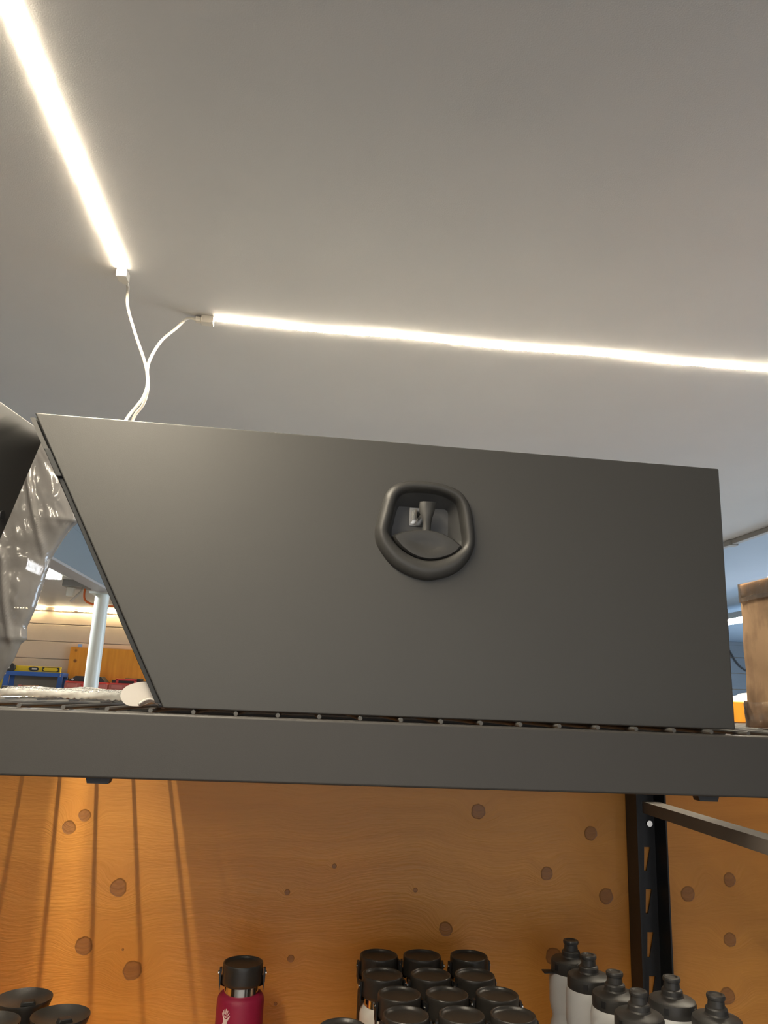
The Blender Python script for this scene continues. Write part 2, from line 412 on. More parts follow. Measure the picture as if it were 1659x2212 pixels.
# ceiling outlet with cords
t = thing('ceiling_outlet', 'grey ceiling outlet box with a white plug and orange cord', 'outlet', (-1.99,7.0,2.55))
MB().box((-2.08,6.82,2.54), (-1.88,7.02,2.6)).build('outlet_box', 'conduit', t, bevel=.006)
MB().box((-2.05,6.86,2.46), (-1.99,6.92,2.54)).build('plug', 'housing', t, bevel=.006)
MB().tube([(-1.93,6.9,2.56),(-1.92,6.88,2.52),(-1.96,6.86,2.46),(-2.0,6.85,2.41)], .010, 8, 6).build('white_cord', 'white_plastic', t, smooth=True)
MB().tube([(-1.92,6.95,2.54),(-1.91,6.95,2.45),(-1.84,6.95,2.41),(-1.7,6.95,2.40),(-1.45,6.95,2.41),(-1.25,6.95,2.45)], .009, 8, 6).build('orange_cord', 'orange_cord', t, smooth=True)
tag(MB().tube([(5.44,9.385,2.56),(5.50,9.385,2.468),(5.565,9.385,2.354),(5.671,9.385,2.254),(5.9,9.385,2.16),(6.3,9.385,2.1)], .009, 8, 6).build('hanging_cord', 'strap', org=(5.5,9.385,2.1), smooth=True),
    'thin dark cord hanging on the far blue wall beside the carton', 'cord')

# LED strip along the top of the far wall
t = thing('wall_led_strip', 'dotted warm LED strip along the top of the far beige wall', 'LED strip', (-2.5,9.39,2.58))
MB().box((-4.6,9.385,2.566), (-.4,9.395,2.58)).build('tape', 'white_plastic', t)
d = MB(); x = -4.55
while x < -.45:
    u = (x+3.2)/1.4
    if not (.14 < u < .20 or .36 < u < .40): d.box((x,9.378,2.568), (x+.014,9.386,2.578))
    x += .033
o = d.build('led_row', 'far_led', t); o['kind'] = 'stuff'

# ------------------------------------------------------------------ LED strips on the ceiling near us
led_src = [None]
def led_strip(label, pts, lead):
    """pts: path of the strip along the ceiling; one chip every 16.6 mm; lead: cable path from its connector"""
    pts = [Vector(p) for p in pts]; dense = spline(pts, 24)
    org = dense[0]
    t = thing('led_strip', label, 'LED strip', org)
    # tape pressed on the ceiling
    V = []; F = []
    hw = .0065
    for i, p in enumerate(dense):
        d = (dense[min(i+1,len(dense)-1)]-dense[max(i-1,0)]).normalized(); a = Vector((d.y,-d.x,0))*hw
        top_, bot = CZ-.0005, CZ-.0045
        V += [(p.x-a.x,p.y-a.y,top_),(p.x+a.x,p.y+a.y,top_),(p.x+a.x,p.y+a.y,bot),(p.x-a.x,p.y-a.y,bot)]
    for i in range(len(dense)-1):
        for k in range(4):
            j = (k+1) % 4; F.append((i*4+k, i*4+j, i*4+4+j, i*4+4+k))
    F += [(3,2,1,0), tuple(4*(len(dense)-1)+k for k in range(4))]
    m = MB(); m.add(V, F); m.build('sleeve', 'sleeve', t)
    # chips
    L = [0]
    for i in range(1, len(dense)): L.append(L[-1]+(dense[i]-dense[i-1]).length)
    s = .012; i = 0
    while s < L[-1]-.005:
        while L[i+1] < s: i += 1
        q = (s-L[i])/(L[i+1]-L[i]); p = dense[i].lerp(dense[i+1], q); d = (dense[i+1]-dense[i]).normalized()
        ang = math.atan2(d.y, d.x)
        if led_src[0] is None:
            o = MB().lathe([(.0071,-.0045),(.0071,-.0047),(0,-.0048)], (0,0,0), 14).build('led', 'led', t, org=(0,0,0), smooth=True)
            led_src[0] = o
        else:
            o = led_src[0].copy(); COL.objects.link(o); o.parent = t
        o.location = Vector((p.x,p.y,CZ))-org; o.rotation_euler = (0,0,ang)
        s += .0166
    # connector + lead
    d = (dense[0]-dense[1]).normalized(); a = Vector((d.y,-d.x,0)); c = dense[0]
    def ob(f0, f1, w, z0, z1):
        p = [c+d*f0-a*w, c+d*f0+a*w, c+d*f1+a*w, c+d*f1-a*w]
        return MB().add([(v.x,v.y,z0) for v in p]+[(v.x,v.y,z1) for v in p], [(0,1,2,3),(7,6,5,4),(0,4,5,1),(1,5,6,2),(2,6,7,3),(3,7,4,0)])
    ob(-.004, .026, .0115, CZ-.019, CZ).build('connector', 'white_plastic', t, bevel=.0015)
    ob(.026, .040, .0075, CZ-.016, CZ-.004).build('strain_relief', 'white_plastic', t, bevel=.002)
    e = c+d*.038+Vector((0,0,-.010))
    MB().tube([e, e+d*.022] + lead, .0034, 10, 10).build('cable', 'white_plastic', t, smooth=True)
    return t
led_strip('LED strip running from the ceiling corner towards the viewer at left',
          [(-.444,1.565,CZ),(-.446,1.3,CZ),(-.449,1.0,CZ),(-.450,.6,CZ),(-.452,.1,CZ),(-.452,-.7,CZ)],
          [(-.440,1.632,2.545),(-.415,1.63,2.478),(-.383,1.64,2.397),(-.379,1.632,2.335),(-.411,1.63,2.272),(-.42,1.62,2.21),(-.34,1.60,2.12),(-.16,1.58,1.98),(-.05,1.58,1.82),(-.02,1.60,1.70)])
led_strip('LED strip running sideways across the ceiling above the grey toolbox',
          [(-.268,1.757,CZ),(-.02,1.768,CZ),(.16,1.763,CZ),(.24,1.763,CZ),(.45,1.772,CZ),(.68,1.765,CZ),(.78,1.764,CZ),(.92,1.772,CZ),(1.2,1.768,CZ),(1.6,1.77,CZ),(2.15,1.766,CZ)],
          [(-.344,1.72,2.546),(-.374,1.70,2.495),(-.386,1.662,2.42),(-.377,1.648,2.36),(-.382,1.645,2.318),(-.400,1.645,2.281),(-.405,1.64,2.21),(-.32,1.62,2.12),(-.13,1.60,1.98),(-.02,1.60,1.82),(.02,1.62,1.70)])

# ------------------------------------------------------------------ racks
DZ = 1.676       # top of the wire deck
wire_src = {}
def wire_deck(label, x0, x1, y0, y1, phase):
    t = thing('wire_deck', label, 'wire deck', ((x0+x1)/2,(y0+y1)/2,DZ-.006))
    k = ('y', y1-y0); x = x0 + ((phase-x0) % .0563)
    while x < x1:
        if k not in wire_src:
            o = MB().tube([(0,-(y1-y0)/2,0),(0,(y1-y0)/2,0)], .003, 8).build('wire', 'wire', t, org=(0,0,0), smooth=True); wire_src[k] = o
        else:
            o = wire_src[k].copy(); COL.objects.link(o); o.parent = t
        o.location = (x-(x0+x1)/2, 0, .003); x += .0563
    for y in (y0+.04, y1-.03): MB().tube([(x0,y,DZ-.009),(x1,y,DZ-.009)], .003, 8).build('cross_wire', 'wire', t, smooth=True)
    return t
wire_deck('grey wire deck under the grey toolbox on the front rack', -1.15, 1.75, 1.079, 1.497, -.418)
wire_deck('grey wire deck under the bubble wrap and carton on the rear rack', -1.15, 1.75, 1.515, 2.10, -.40)

def beam(parent, x0, x1, yf, depth, z0, z1, mat, sgn=1):
    """stepped box beam, front face at yf, with an inner ledge"""
    a, b, c = yf, yf+sgn*depth, yf+sgn*depth*.55
    return MB().prism_x([(a,z0),(a,z1),(c,z1),(c,z1-.028),(b,z1-.028),(b,z0)], x0, x1).build('beam', mat, parent, bevel=.0035)
rack = thing('shelf_rack', 'charcoal steel shelf rack carrying the grey toolbox', 'rack', (.3,1.27,0))
bm1 = beam(rack, -1.2, 1.8, 1.05, .05, 1.588, 1.6702, 'powder_beam')
for x0 in (-.261, .558):
    MB().prism_y([(x0,1.590),(x0+.032,1.590),(x0+.029,1.581),(x0+.003,1.581)], 1.058, 1.075).build('lug', 'black_steel', bm1)
beam(rack, -1.2, 1.8, 1.505, .035, 1.60, 1.6702, 'powder_beam', -1)
def post(parent, x0, x1, y0, y1, z1, opened=1, name='upright'):
    """C-section upright with tapered slots through its web; opened=1 opens towards -y"""
    th = .0028; m = MB()
    yb0, yb1 = (y1-th, y1) if opened > 0 else (y0, y0+th)
    m.box((x0,y0,0), (x0+th,y1,z1)); m.box((x1-th,y0,0), (x1,y1,z1))
    a, b = x0+th, x1-th; xc = (a+b)/2+.010
    zc = .10; cells = []
    zt = 1.447
    z = zt
    while z > .15: cells.append(z); z -= .0735
    prev = z1
    for ztop in cells:
        zb = ztop-.042
        m.box((a,yb0,ztop), (b,yb1,prev))
        xl0, xr0, xl1, xr1 = xc-.006, xc+.006, xc-.008, xc-.003
        for q in ((a, a, xl0, xl1, 0), (xr0, xr1, b, b, 1)):
            p = [(q[0],ztop),(q[2],ztop),(q[3],zb),(q[1],zb)]
            m.prism_y(p, yb0, yb1)
        prev = zb
    m.box((a,yb0,0), (b,yb1,prev))
    return m.build(name, 'black_steel', parent)
up = post(rack, .642, .700, 1.447, 1.496, 1.60)
post(rack, .705, .763, 1.062, 1.105, 1.587, -1)
post(rack, -1.10, -1.042, 1.447, 1.496, 1.60); post(rack, -1.10, -1.042, 1.062, 1.105, 1.587, -1)
rl = MB().prism_y([(.653,1.534),(.686,1.534),(.686,1.531),(.656,1.531),(.656,1.514),(.653,1.514)], 1.045, 1.446).build('side_rail', 'rail_steel', rack)
MB().box((.6855,1.07,1.514), (.706,1.10,1.534)).build('rail_bracket', 'rail_steel', rack)
MB().tube([(.664,1.4468,1.496),(.664,1.441,1.496)], .0055, 10).build('bolt', 'chrome', up, smooth=True)
# lower shelf carrying the bottles
SZ = 1.05
beam(rack, -1.2, 1.8, 1.05, .045, SZ-.10, SZ-.022, 'powder_beam')
MB().box((-1.04,1.096,SZ-.02), (.64,1.444,SZ)).build('shelf_board', 'oak', rack, bevel=.002)
MB().box((-1.04,1.36,SZ-.06), (.64,1.40,SZ-.02)).build('shelf_bearer', 'black_steel', rack)
# the sheet of plywood behind the rack
tag(MB().box((-1.25,1.498,.25), (1.9,1.513,1.664)).build('plywood_sheet', 'plywood', org=(0,1.498,0)), 'knotty orange varnished plywood sheet behind the bottles', 'panel')
# rear rack (back to back)
r2 = thing('shelf_rack', 'charcoal rack behind the plywood sheet, carrying the carton', 'rack', (.3,1.85,0))
beam(r2, -1.2, 1.8, 1.516, .035, 1.60, 1.6702, 'powder_beam'); beam(r2, -1.2, 1.8, 2.10, .05, 1.588, 1.6702, 'powder_beam', -1)
for x in (-1.10, 1.70):
    for y in (1.553, 2.055): MB().box((x,y,0), (x+.055,y+.042,1.61)).build('upright', 'black_steel', r2, bevel=.003)
# left rack (under the second toolbox)
r3 = thing('shelf_rack', 'rack at left, under the dark toolbox seen edge-on', 'rack', (-.7,.45,0))
MB().box((-.515,-.35,1.588), (-.475,1.0,1.668)).build('beam', 'powder_beam', r3, bevel=.003)
MB().box((-.98,-.35,1.588), (-.94,1.0,1.668)).build('beam', 'powder_beam', r3, bevel=.003)
MB().box((-.98,-.35,1.668), (-.475,1.0,1.676)).build('deck', 'powder_beam', r3)
for x in (-.535, -.97):
    for y in (-.35, .945): MB().box((x,y,0), (x+.02,y+.055,1.588)).build('upright', 'black_steel', r3)

# ------------------------------------------------------------------ toolboxes
HO = [(820,160),(600,170),(460,205),(360,270),(290,360),(240,540),(195,740),(178,860),(195,990),(260,1110),(350,1220),(460,1315),(640,1400),(840,1440),(1040,1405),(1200,1335),(1310,1245),(1400,1120),(1452,980),(1458,850),(1435,640),(1395,460),(1330,340),(1240,250),(1100,200),(960,168)]
HI = [(830,292),(680,297),(570,312),(500,345),(452,400),(415,520),(385,680),(345,850),(395,945),(480,1045),(600,1125),(730,1172),(870,1190),(1010,1165),(1130,1115),(1230,1045),(1300,980),(1312,880),(1290,740),(1262,560),(1225,430),(1160,370),(1060,325),(950,302)]
HS = 1.166e-4
def resample(poly, n):
    p = [Vector(((x-820)*HS, 0, (800-y)*HS)) for x, y in poly]
    c = spline(p+[p[0]], 8)[:-1]
    L = [0]
    for i in range(len(c)): L.append(L[-1]+(c[(i+1) % len(c)]-c[i]).length)
    # start where the angle is pi/2 (top)
    out = []
    ang = [(math.atan2(q.z, q.x)-PI/2) % (2*PI) for q in c]
    for k in range(n):
        a = 2*PI*k/n; best = None
        for i in range(len(c)):
            a0, a1 = ang[i], ang[(i+1) % len(c)]
            dd = (a1-a0+PI) % (2*PI)-PI; e = (a-a0+PI) % (2*PI)-PI
            if 0 <= e <= dd+1e-9 and dd > 0:
                best = c[i].lerp(c[(i+1) % len(c)], e/dd if dd else 0); break
        out.append(best if best is not None else c[min(range(len(c)), key=lambda i: abs((ang[i]-a+PI) % (2*PI)-PI))])
    return out
NO = 72
OUT = resample(HO[::-1], NO) if False else None
def ccw(poly):
    q = [((x-820), (800-y)) for x, y in poly]
    ar = sum(q[i][0]*q[(i+1) % len(q)][1]-q[(i+1) % len(q)][0]*q[i][1] for i in range(len(q)))
    return poly if ar > 0 else poly[::-1]
OUT = resample(ccw(HO), NO); INN = resample(ccw(HI), NO)

def toolbox(label, loc, rotz, mirror=False, plain=False, W=1.045, slant=.222, H=.402, D=.40, hole=(.572,.268), grommet=False):
    s = -1 if mirror else 1
    X = lambda u: s*u
    t = thing('toolbox', label, 'toolbox', loc, rotz=rotz)
    O = (0,0,0)
    outline = [(0,H),(W,H),(W-.002,0),(slant,0)]                 # door outline
    # door with the latch cut-out
    bm = bmesh.new()
    ov = [bm.verts.new((X(u),0,v)) for u, v in outline]
    hv = [bm.verts.new((X(hole[0])+p.x*.93, 0, hole[1]+p.z*.93)) for p in OUT]
    ed = [bm.edges.new((ov[i], ov[(i+1) % 4])) for i in range(4)]+[bm.edges.new((hv[i], hv[(i+1) % NO])) for i in range(NO)]
    bmesh.ops.triangle_fill(bm, use_beauty=True, use_dissolve=False, edges=ed)
    r = bmesh.ops.extrude_face_region(bm, geom=bm.faces[:])
    bmesh.ops.translate(bm, vec=(0,.014,0), verts=[g for g in r['geom'] if isinstance(g, bmesh.types.BMVert)])
    bmesh.ops.recalc_face_normals(bm, faces=bm.faces)
    me = bpy.data.meshes.new('door'); bm.to_mesh(me); bm.free(); me.materials.append(M['powder'])
    door = bpy.data.objects.new('door', me); COL.objects.link(door); door.parent = t
    md = door.modifiers.new('bevel', 'BEVEL'); md.width = .0022; md.segments = 3; md.limit_method = 'ANGLE'; md.angle_limit = math.radians(50); md.harden_normals = True
    for p in me.polygons: p.use_smooth = True
    me.set_sharp_from_angle(angle=math.radians(30))
    # seal and body
    def inset(d0, dt):
        # grow the outline by d0 (left slanted side), dt (other sides)
        return [(-d0,H+dt),(W+dt,H+dt),(W-.002+dt,0),(slant-d0,0)]
    def ring(name, mat, a, b, y0, y1):
        m = MB(); n = 4
        V = [(X(u),y0,v) for u, v in a]+[(X(u),y0,v) for u, v in b]+[(X(u),y1,v) for u, v in a]+[(X(u),y1,v) for u, v in b]
        F = []
        for i in range(n):
            j = (i+1) % n
            F += [(i,j,n+j,n+i), (2*n+i,3*n+i,3*n+j,2*n+j), (i,2*n+i,2*n+j,j), (n+i,n+j,3*n+j,3*n+i)]
        return m.add(V, F).build(name, mat, t, org=O, bevel=.001)
    q_ = .003 if plain else -.003
    seal_out = [(q_,H-.001),(W-.004,H-.001),(W-.006,.001),(slant+q_,.001)]
    seal_in = [(.035,H-.03),(W-.03,H-.03),(W-.03,.03),(slant+.02,.03)]
    ring('seal', 'rubber', seal_out, seal_in, .0145, .022)
    e_ = .002 if plain else -.008
    fo = [(e_-.002,H-.004),(W-.002,H-.004),(W-.004,.0),(slant+e_,.0)]
    fi = [(.02,H-.02),(W-.02,H-.02),(W-.02,.02),(slant+.01,.02)]
    ring('front_frame', 'rubber' if False else 'powder', fo, fi, .0222, .034)
    # body shell: side walls and back
    m = MB(); bo = [(e_+.002,H-.006),(W-.004,H-.006),(W-.006,.0),(slant+e_+.004,.0)]
    V = [(X(u),.034,v) for u, v in bo]+[(X(u),D,v) for u, v in bo]
    m.add(V, [(0,1,5,4),(1,2,6,5),(2,3,7,6),(3,0,4,7),(4,5,6,7)])
    bd = m.build('body', 'powder', t, org=O)
    sd = bd.modifiers.new('wall', 'SOLIDIFY'); sd.thickness = .002
    # hinge-side strip near the upper slanted corner
    if plain: trim_parts = False
    else: trim_parts = True
    def along(q, off): return (X(slant*q-off), H*(1-q))
    a0, a1 = along(.015, .0035), along(.13, .0035); b1, b0 = along(.13, .0105), along(.015, .0105)
    if trim_parts: MB().prism_y([a0,a1,b1,b0], .006, .024).build('corner_strip', 'powder', t, org=O)
    a0, a1 = along(.125, .001), along(.225, .001); b1, b0 = along(.225, .0095), along(.125, .0095)
    if trim_parts: MB().prism_y([a0,a1,b1,b0], .004, .022).build('seal_end', 'rubber', t, org=O, bevel=.001)
    a0, a1 = along(.225, .0015), along(.985, .0015); b1, b0 = along(.985, .0085), along(.225, .0085)
    if trim_parts: MB().prism_y([a0,a1,b1,b0], .010, .0215).build('edge_seal', 'rubber', t, org=O, bevel=.001)
    # latch
    hx, hz = X(hole[0]), hole[1]
    def loft(rings):
        V = []; F = []
        for rr in rings: V += [(hx+p[0], p[1], hz+p[2]) for p in rr]
        for k in range(len(rings)-1):
            for i in range(NO):
                j = (i+1) % NO; F.append((k*NO+i, k*NO+j, (k+1)*NO+j, (k+1)*NO+i))
        return V, F
    def mix(q, y, sc_=1.0, dz=0):
        return [((OUT[i].x*(1-q)+INN[i].x*q)*sc_, y, (OUT[i].z*(1-q)+INN[i].z*q)*sc_+dz) for i in range(NO)]
    prof = [(0,.0005),(0.0,-.003),(.10,-.0085),(.28,-.0125),(.5,-.0138),(.72,-.0128),(.9,-.0095),(1.0,-.005)]
    V, F = loft([mix(q, y) for q, y in prof]+[mix(1.06, .004)])
    m = MB(); m.add(V, F); m.build('latch_bezel', 'latch', door, smooth='all', org=O)
    # dish: tapering walls and floor
    def floor_(k, y):
        out = []
        for p in INN:
            x = max(-.0455, min(.041, p.x*.86)); z = max(-.030, min(.0425, p.z*.86+.001))
            out.append((p.x*(1-k)+x*k, y, p.z*(1-k)+z*k))
        return out
    V, F = loft([mix(1.0,-.004), mix(1.06,.004), floor_(.5,.018), floor_(.92,.030), floor_(1.0,.032)])
    F.append(tuple(4*NO+i for i in range(NO)))
    m = MB(); m.add(V, F); m.build('latch_dish', 'latch_lit', door, smooth=True, org=O)
    # T-handle: stem and crescent paddle
    px = lambda x, y: ((x-820)*HS, (800-y)*HS)
    cres_top = [(390,905),(470,865),(580,832),(700,812),(820,800),(950,812),(1080,850),(1190,905),(1292,985)]
    cres_bot = [(1250,1045),(1160,1110),(1030,1160),(880,1186),(740,1172),(610,1120),(500,1040),(430,965)]
    cp = [px(*q) for q in cres_top+cres_bot]; c0 = (sum(p[0] for p in cp)/len(cp), sum(p[1] for p in cp)/len(cp))
    cp = [(c0[0]+(x-c0[0])*.985, c0[1]+(z-c0[1])*.985) for x, z in cp]
    n = len(cp); V = []; F = []
    layers = [(1.0,.006),(1.0,-.0065),(.93,-.0095),(.62,-.0098),(.42,-.0080),(.2,-.0072)]
    for k, (q, y) in enumerate(layers):
        dz = -.004*(1-q) if k > 2 else 0
        V += [(hx+c0[0]+(x-c0[0])*q, y, hz+c0[1]+(z-c0[1])*q+dz) for x, z in cp]
    for k in range(len(layers)-1):
        for i in range(n):
            j = (i+1) % n; F.append((k*n+i, k*n+j, (k+1)*n+j, (k+1)*n+i))
    F += [tuple(range(n)), tuple((len(layers)-1)*n+i for i in range(n))]
    MB().add(V, F).build('paddle', 'latch', door, smooth=40, org=O)
    st = [px(*q) for q in [(735,435),(725,500),(735,580),(768,660),(778,720),(772,815),(880,815),(885,720),(900,640),(925,560),(945,430)]]
    V = [(hx+x,-.004-(.0015 if 3 <= i <= 7 else 0),hz+z) for i, (x, z) in enumerate(st)]+[(hx+x*.8+.0008,.004,hz+z) for x, z in st]
    n = len(st)
    # rounded front by an inner, prouder outline
    V += [(hx+.0011+(x-.0011)*.55,-.0085,hz+z*.985+.0004) for x, z in st]
    F = [((i+1) % n, i, n+i, n+(i+1) % n) for i in range(n)]+[(i, (i+1) % n, 2*n+(i+1) % n, 2*n+i) for i in range(n)]+[tuple(2*n+i for i in range(n)), tuple(n+i for i in range(n))]
    MB().add(V, F).build('stem', 'latch', door, smooth=50, org=O)
    a, b = px(650,445), px(940,690)
    MB().box((hx+a[0],.0295,hz+b[1]), (hx+b[0],.0315,hz+a[1])).build('lock_plate', 'chrome', door, org=O, bevel=.0008)
    MB().box((hx+a[0]+.004,.018,hz+b[1]+.006), (hx+a[0]+.010,.030,hz+a[1]-.005)).build('lock_tongue', 'chrome', door, org=O, bevel=.0006)
    MB().tube([(hx+px(828,600)[0],.031,hz+px(828,600)[1]), (hx+px(828,600)[0],0,hz+px(828,600)[1])], .0075, 14).build('pivot', 'latch_lit', door, org=O, smooth=True)
    if grommet:
        gx, gz = grommet
        MB().tube([(X(gx),.002,gz),(X(gx),-.0012,gz)], .0065, 14).build('bumper', 'rubber', door, org=O, smooth=True)
    return t
toolbox('slant-sided charcoal steel toolbox with a black paddle latch, facing the viewer', (-.399,1.0752,DZ+.0005), math.radians(1.3))
th = math.radians(81)
toolbox('dark slant-sided toolbox seen edge-on at the left frame edge', (-.4125,1.169,DZ+.0005), th, mirror=True, plain=True, slant=.165, hole=(.52,.25), grommet=(.082,.252))

# ------------------------------------------------------------------ packing on the racks
# bubble wrap: a lumpy sheet with its bubbles as relief
def bubble_sheet(x0, x1, y0, y1, z0):
    nx, ny = 480, 110; V = []; F = []
    P = .0125
    for j in range(ny+1):
        for i in range(nx+1):
            x = x0+(x1-x0)*i/nx; y = y0+(y1-y0)*j/ny
            h = .010+.010*max(0, noise.noise(Vector((x*5.5,y*7,1.3))))+.007*noise.noise(Vector((x*13,y*11,4)))
            r = y/(P*.866); row = math.floor(r); fx = x/P+(.5 if row % 2 else 0)
            dx = (fx-math.floor(fx)-.5)*P; dy = (r-row-.5)*P*.866
            d2 = (dx*dx+dy*dy)/(P*.44)**2
            b = .0045*math.sqrt(max(0, 1-d2))
            e = min(j, ny-j)/6.0; ee = min(1, e); 
            h = h*math.sqrt(min(1, ee+.05))
            V.append((x, y+.006*noise.noise(Vector((x*6,0,7)))*(1-ee), z0+.0015+max(.0, h)+b*ee))
    for j in range(ny):
        for i in range(nx):
            a = j*(nx+1)+i; F.append((a,a+1,a+nx+2,a+nx+1))
    # underside
    o = len(V)
    V += [(x0,y0,z0),(x1,y0,z0),(x1,y1,z0),(x0,y1,z0)]; F.append((o+3,o+2,o+1,o))
    # front edge skirt down to the deck, with bubbles too
    return V, F
V, F = bubble_sheet(-.56, .72, 1.525, 2.08, DZ+.0005)  # runs on unseen behind the toolbox, added to bounce light onto the ceiling
m = MB(); m.add(V, F)
# rolled double edge towards the viewer
o_ = m.build('bubble_wrap', 'bubble', org=(.2,1.8,DZ), smooth='all'); tag(o_, 'lumpy sheet of clear bubble wrap lying on the rear wire deck', 'bubble wrap')
m = MB(); V = []; F = []; nx = 460; nq = 14
for i in range(nx+1):
    x = -.56+1.28*i/nx
    for k in range(nq):
        a = 2*PI*k/nq; rr = .0046+.0030*abs(math.sin(x/.0125*PI))*(.55+.45*math.sin(3*a+x*90))
        V.append((x, 1.5225+.004*noise.noise(Vector((x*7,2,0)))+rr*.8*math.cos(a), DZ+.0082+rr*math.sin(a)*1.0))
for i in range(nx):
    for k in range(nq):
        j = (k+1) % nq; F.append((i*nq+k,i*nq+j,(i+1)*nq+j,(i+1)*nq+k))
m.add(V, F); e = m.build('folded_edge', 'bubble', o_, smooth='all', org=(.2,1.8,DZ))

# white foam roll tucked beside the toolbox
def blob(name, mat, c, rx, ry, rz, seed, amp, parent=None, flat=True):
    V = []; F = []; nu, nv = 40, 24
    for j in range(nv+1):
        ph = PI*j/nv
        for i in range(nu):
            a = 2*PI*i/nu
            d = Vector((math.sin(ph)*math.cos(a), math.sin(ph)*math.sin(a), -math.cos(ph)))
            k = 1+amp*noise.noise(d*1.6+Vector((seed,0,0)))+amp*.5*noise.noise(d*3.7+Vector((0,seed,0)))
            z = d.z*rz*k
            if flat: z = max(z, -rz*.55)
            V.append((c[0]+d.x*rx*k, c[1]+d.y*ry*k, c[2]+z))
    for j in range(nv):
        for i in range(nu):
            q = (i+1) % nu; F.append((j*nu+i, j*nu+q, (j+1)*nu+q, (j+1)*nu+i))
    m = MB(); m.add(V, F); return m.build(name, mat, parent, smooth='all')
def foam_roll():
    # a soft sheet folded over on itself: swept spiral-like section
    t = thing('foam_wrap', 'folded white foam sheet tucked against the slanted toolbox side', 'foam', (-.20,1.14,DZ))
    n = 36; V = []; F = []; ny = 10
    for j in range(ny+1):
        y = 1.115+.30*j/ny
        for i in range(n):
            a = 2*PI*i/n
            r = 1+.10*math.sin(2*a+.6+j*.25)+.08*math.sin(3*a+j*.4)
            x = -.2095+.030*math.cos(a)*r+.009*math.sin(a)-.05*0
            z = DZ+.0195+.0185*math.sin(a)*r
            if z < DZ+.001: z = DZ+.001
            x = min(x, -.399+.222*(1-(z-DZ)/.402)-.012)
            V.append((x, y-(.008 if j == 0 else 0)*0, z))
    for j in range(ny):
        for i in range(n):
            q = (i+1) % n; F.append((j*n+i, j*n+q, (j+1)*n+q, (j+1)*n+i))
    F += [tuple(range(n-1,-1,-1)), tuple(ny*n+i for i in range(n))]
    MB().add(V, F).build('roll', 'foam', t, smooth=60, bevel=.004)
    V = []; F = []
    for j in range(7):
        for i in range(13):
            u = i/12; x = -.214+.034*u; z = DZ+.004+.011*math.sin(PI*min(1, u*1.1))*(.7)+.001*j*0
            V.append((x, 1.098+.004*u+.012*j/6, z+.002*math.sin(j)))
    for j in range(6):
        for i in range(12):
            a = j*13+i; F.append((a,a+1,a+14,a+13))
    fl = MB().add(V, F).build('flap', 'foam', t, smooth='all'); sd = fl.modifiers.new('thick', 'SOLIDIFY'); sd.thickness = .003
foam_roll()

# plastic-wrapped bundle leaning behind the two toolboxes
EDGE = [(2.236,-.543),(2.167,-.535),(2.065,-.521),(2.054,-.532),(2.025,-.548),(1.976,-.569),(1.956,-.570),(1.884,-.583),(1.867,-.585),(1.822,-.599),(1.797,-.594),(1.786,-.606),(1.752,-.615),(1.73,-.626),(1.679,-.645)]
def edge_x(z):
    for (za, xa), (zb, xb) in zip(EDGE, EDGE[1:]):
        if zb <= z <= za: return xa+(xb-xa)*(za-z)/(za-zb)
    return EDGE[-1][1]
def bundle():
    t = thing('wrapped_bundle', 'tall bundle in crinkled milky plastic between the two toolboxes', 'wrapped bundle', (-.75,1.76,DZ))
    def shell(name, mat, off, amp, right_in, wid, y0, thick, nz=150, nx=90):
        V = []; F = []
        for sgn in (0, 1):
            for j in range(nz+1):
                z = 1.678+(2.236-1.678)*j/nz
                xr = edge_x(z)-right_in; xl = xr-wid
                for i in range(nx+1):
                    u = i/nx; x = xl+(xr-xl)*u
                    prof = math.sqrt(max(0, 1-(2*u-1)**4))
                    wr = amp*(noise.noise(Vector((x*22,z*7,off)))+.6*abs(noise.noise(Vector((x*45+z*20,z*16,off+3))))+.5*noise.noise(Vector((x*9,z*30,off+9))))
                    ridge = amp*1.6*max(0, 1-abs(math.sin((x*1.0+.25*z)*38+2*noise.noise(Vector((z*4,0,off))))*3.2))
                    y = y0-(thick*.5*prof+ (wr+ridge)*prof) if sgn == 0 else y0+thick*.5*prof+wr*prof
                    V.append((x,y,z))
        N = (nz+1)*(nx+1)
        for sgn in (0, 1):
            for j in range(nz):
                for i in range(nx):
                    a = sgn*N+j*(nx+1)+i; f = (a,a+1,a+nx+2,a+nx+1); F.append(f if sgn == 0 else f[::-1])
        for j in range(nz):
            for i in (0, nx):
                a = j*(nx+1)+i; b = a+nx+1; F.append((a,b,N+b,N+a))
        for j in (0, nz):
            for i in range(nx):
                a = j*(nx+1)+i; F.append((a,a+1,N+a+1,N+a))
        return MB().add(V, F).build(name, mat, t, smooth='all')
    shell('packing', 'bagcore', 5.0, .003, .05, .27, 1.765, .055, 60, 40)
    shell('plastic_bag', 'bag', 0.0, .007, 0.0, .36, 1.762, .085)
bundle()

# brown carton in clear film, at the right
t = thing('carton', 'brown cardboard carton in clear film at the right frame edge', 'carton', (.96,1.21,DZ))
x0, x1, y0, y1, z0, z1 = .803, 1.12, 1.10, 1.328, DZ+.0012, 1.929
def crumple(m, amp, seed, sub):
    return [(x+amp*noise.noise(Vector((x*18,y*18,z*18+seed))), y+amp*noise.noise(Vector((x*18+9,y*18,z*18+seed))), z+amp*noise.noise(Vector((x*18,y*18+5,z*18+seed)))) for x, y, z in m]
def gridbox(a, b, n):
    bm = bmesh.new(); bmesh.ops.create_cube(bm, size=1); bmesh.ops.subdivide_edges(bm, edges=bm.edges[:], cuts=n, use_grid_fill=True)
    V = [tuple(a[i]+(b[i]-a[i])*(v.co[i]+.5) for i in range(3)) for v in bm.verts]; bm.verts.index_update()
    F = [tuple(v.index for v in f.verts) for f in bm.faces]; bm.free(); return V, F
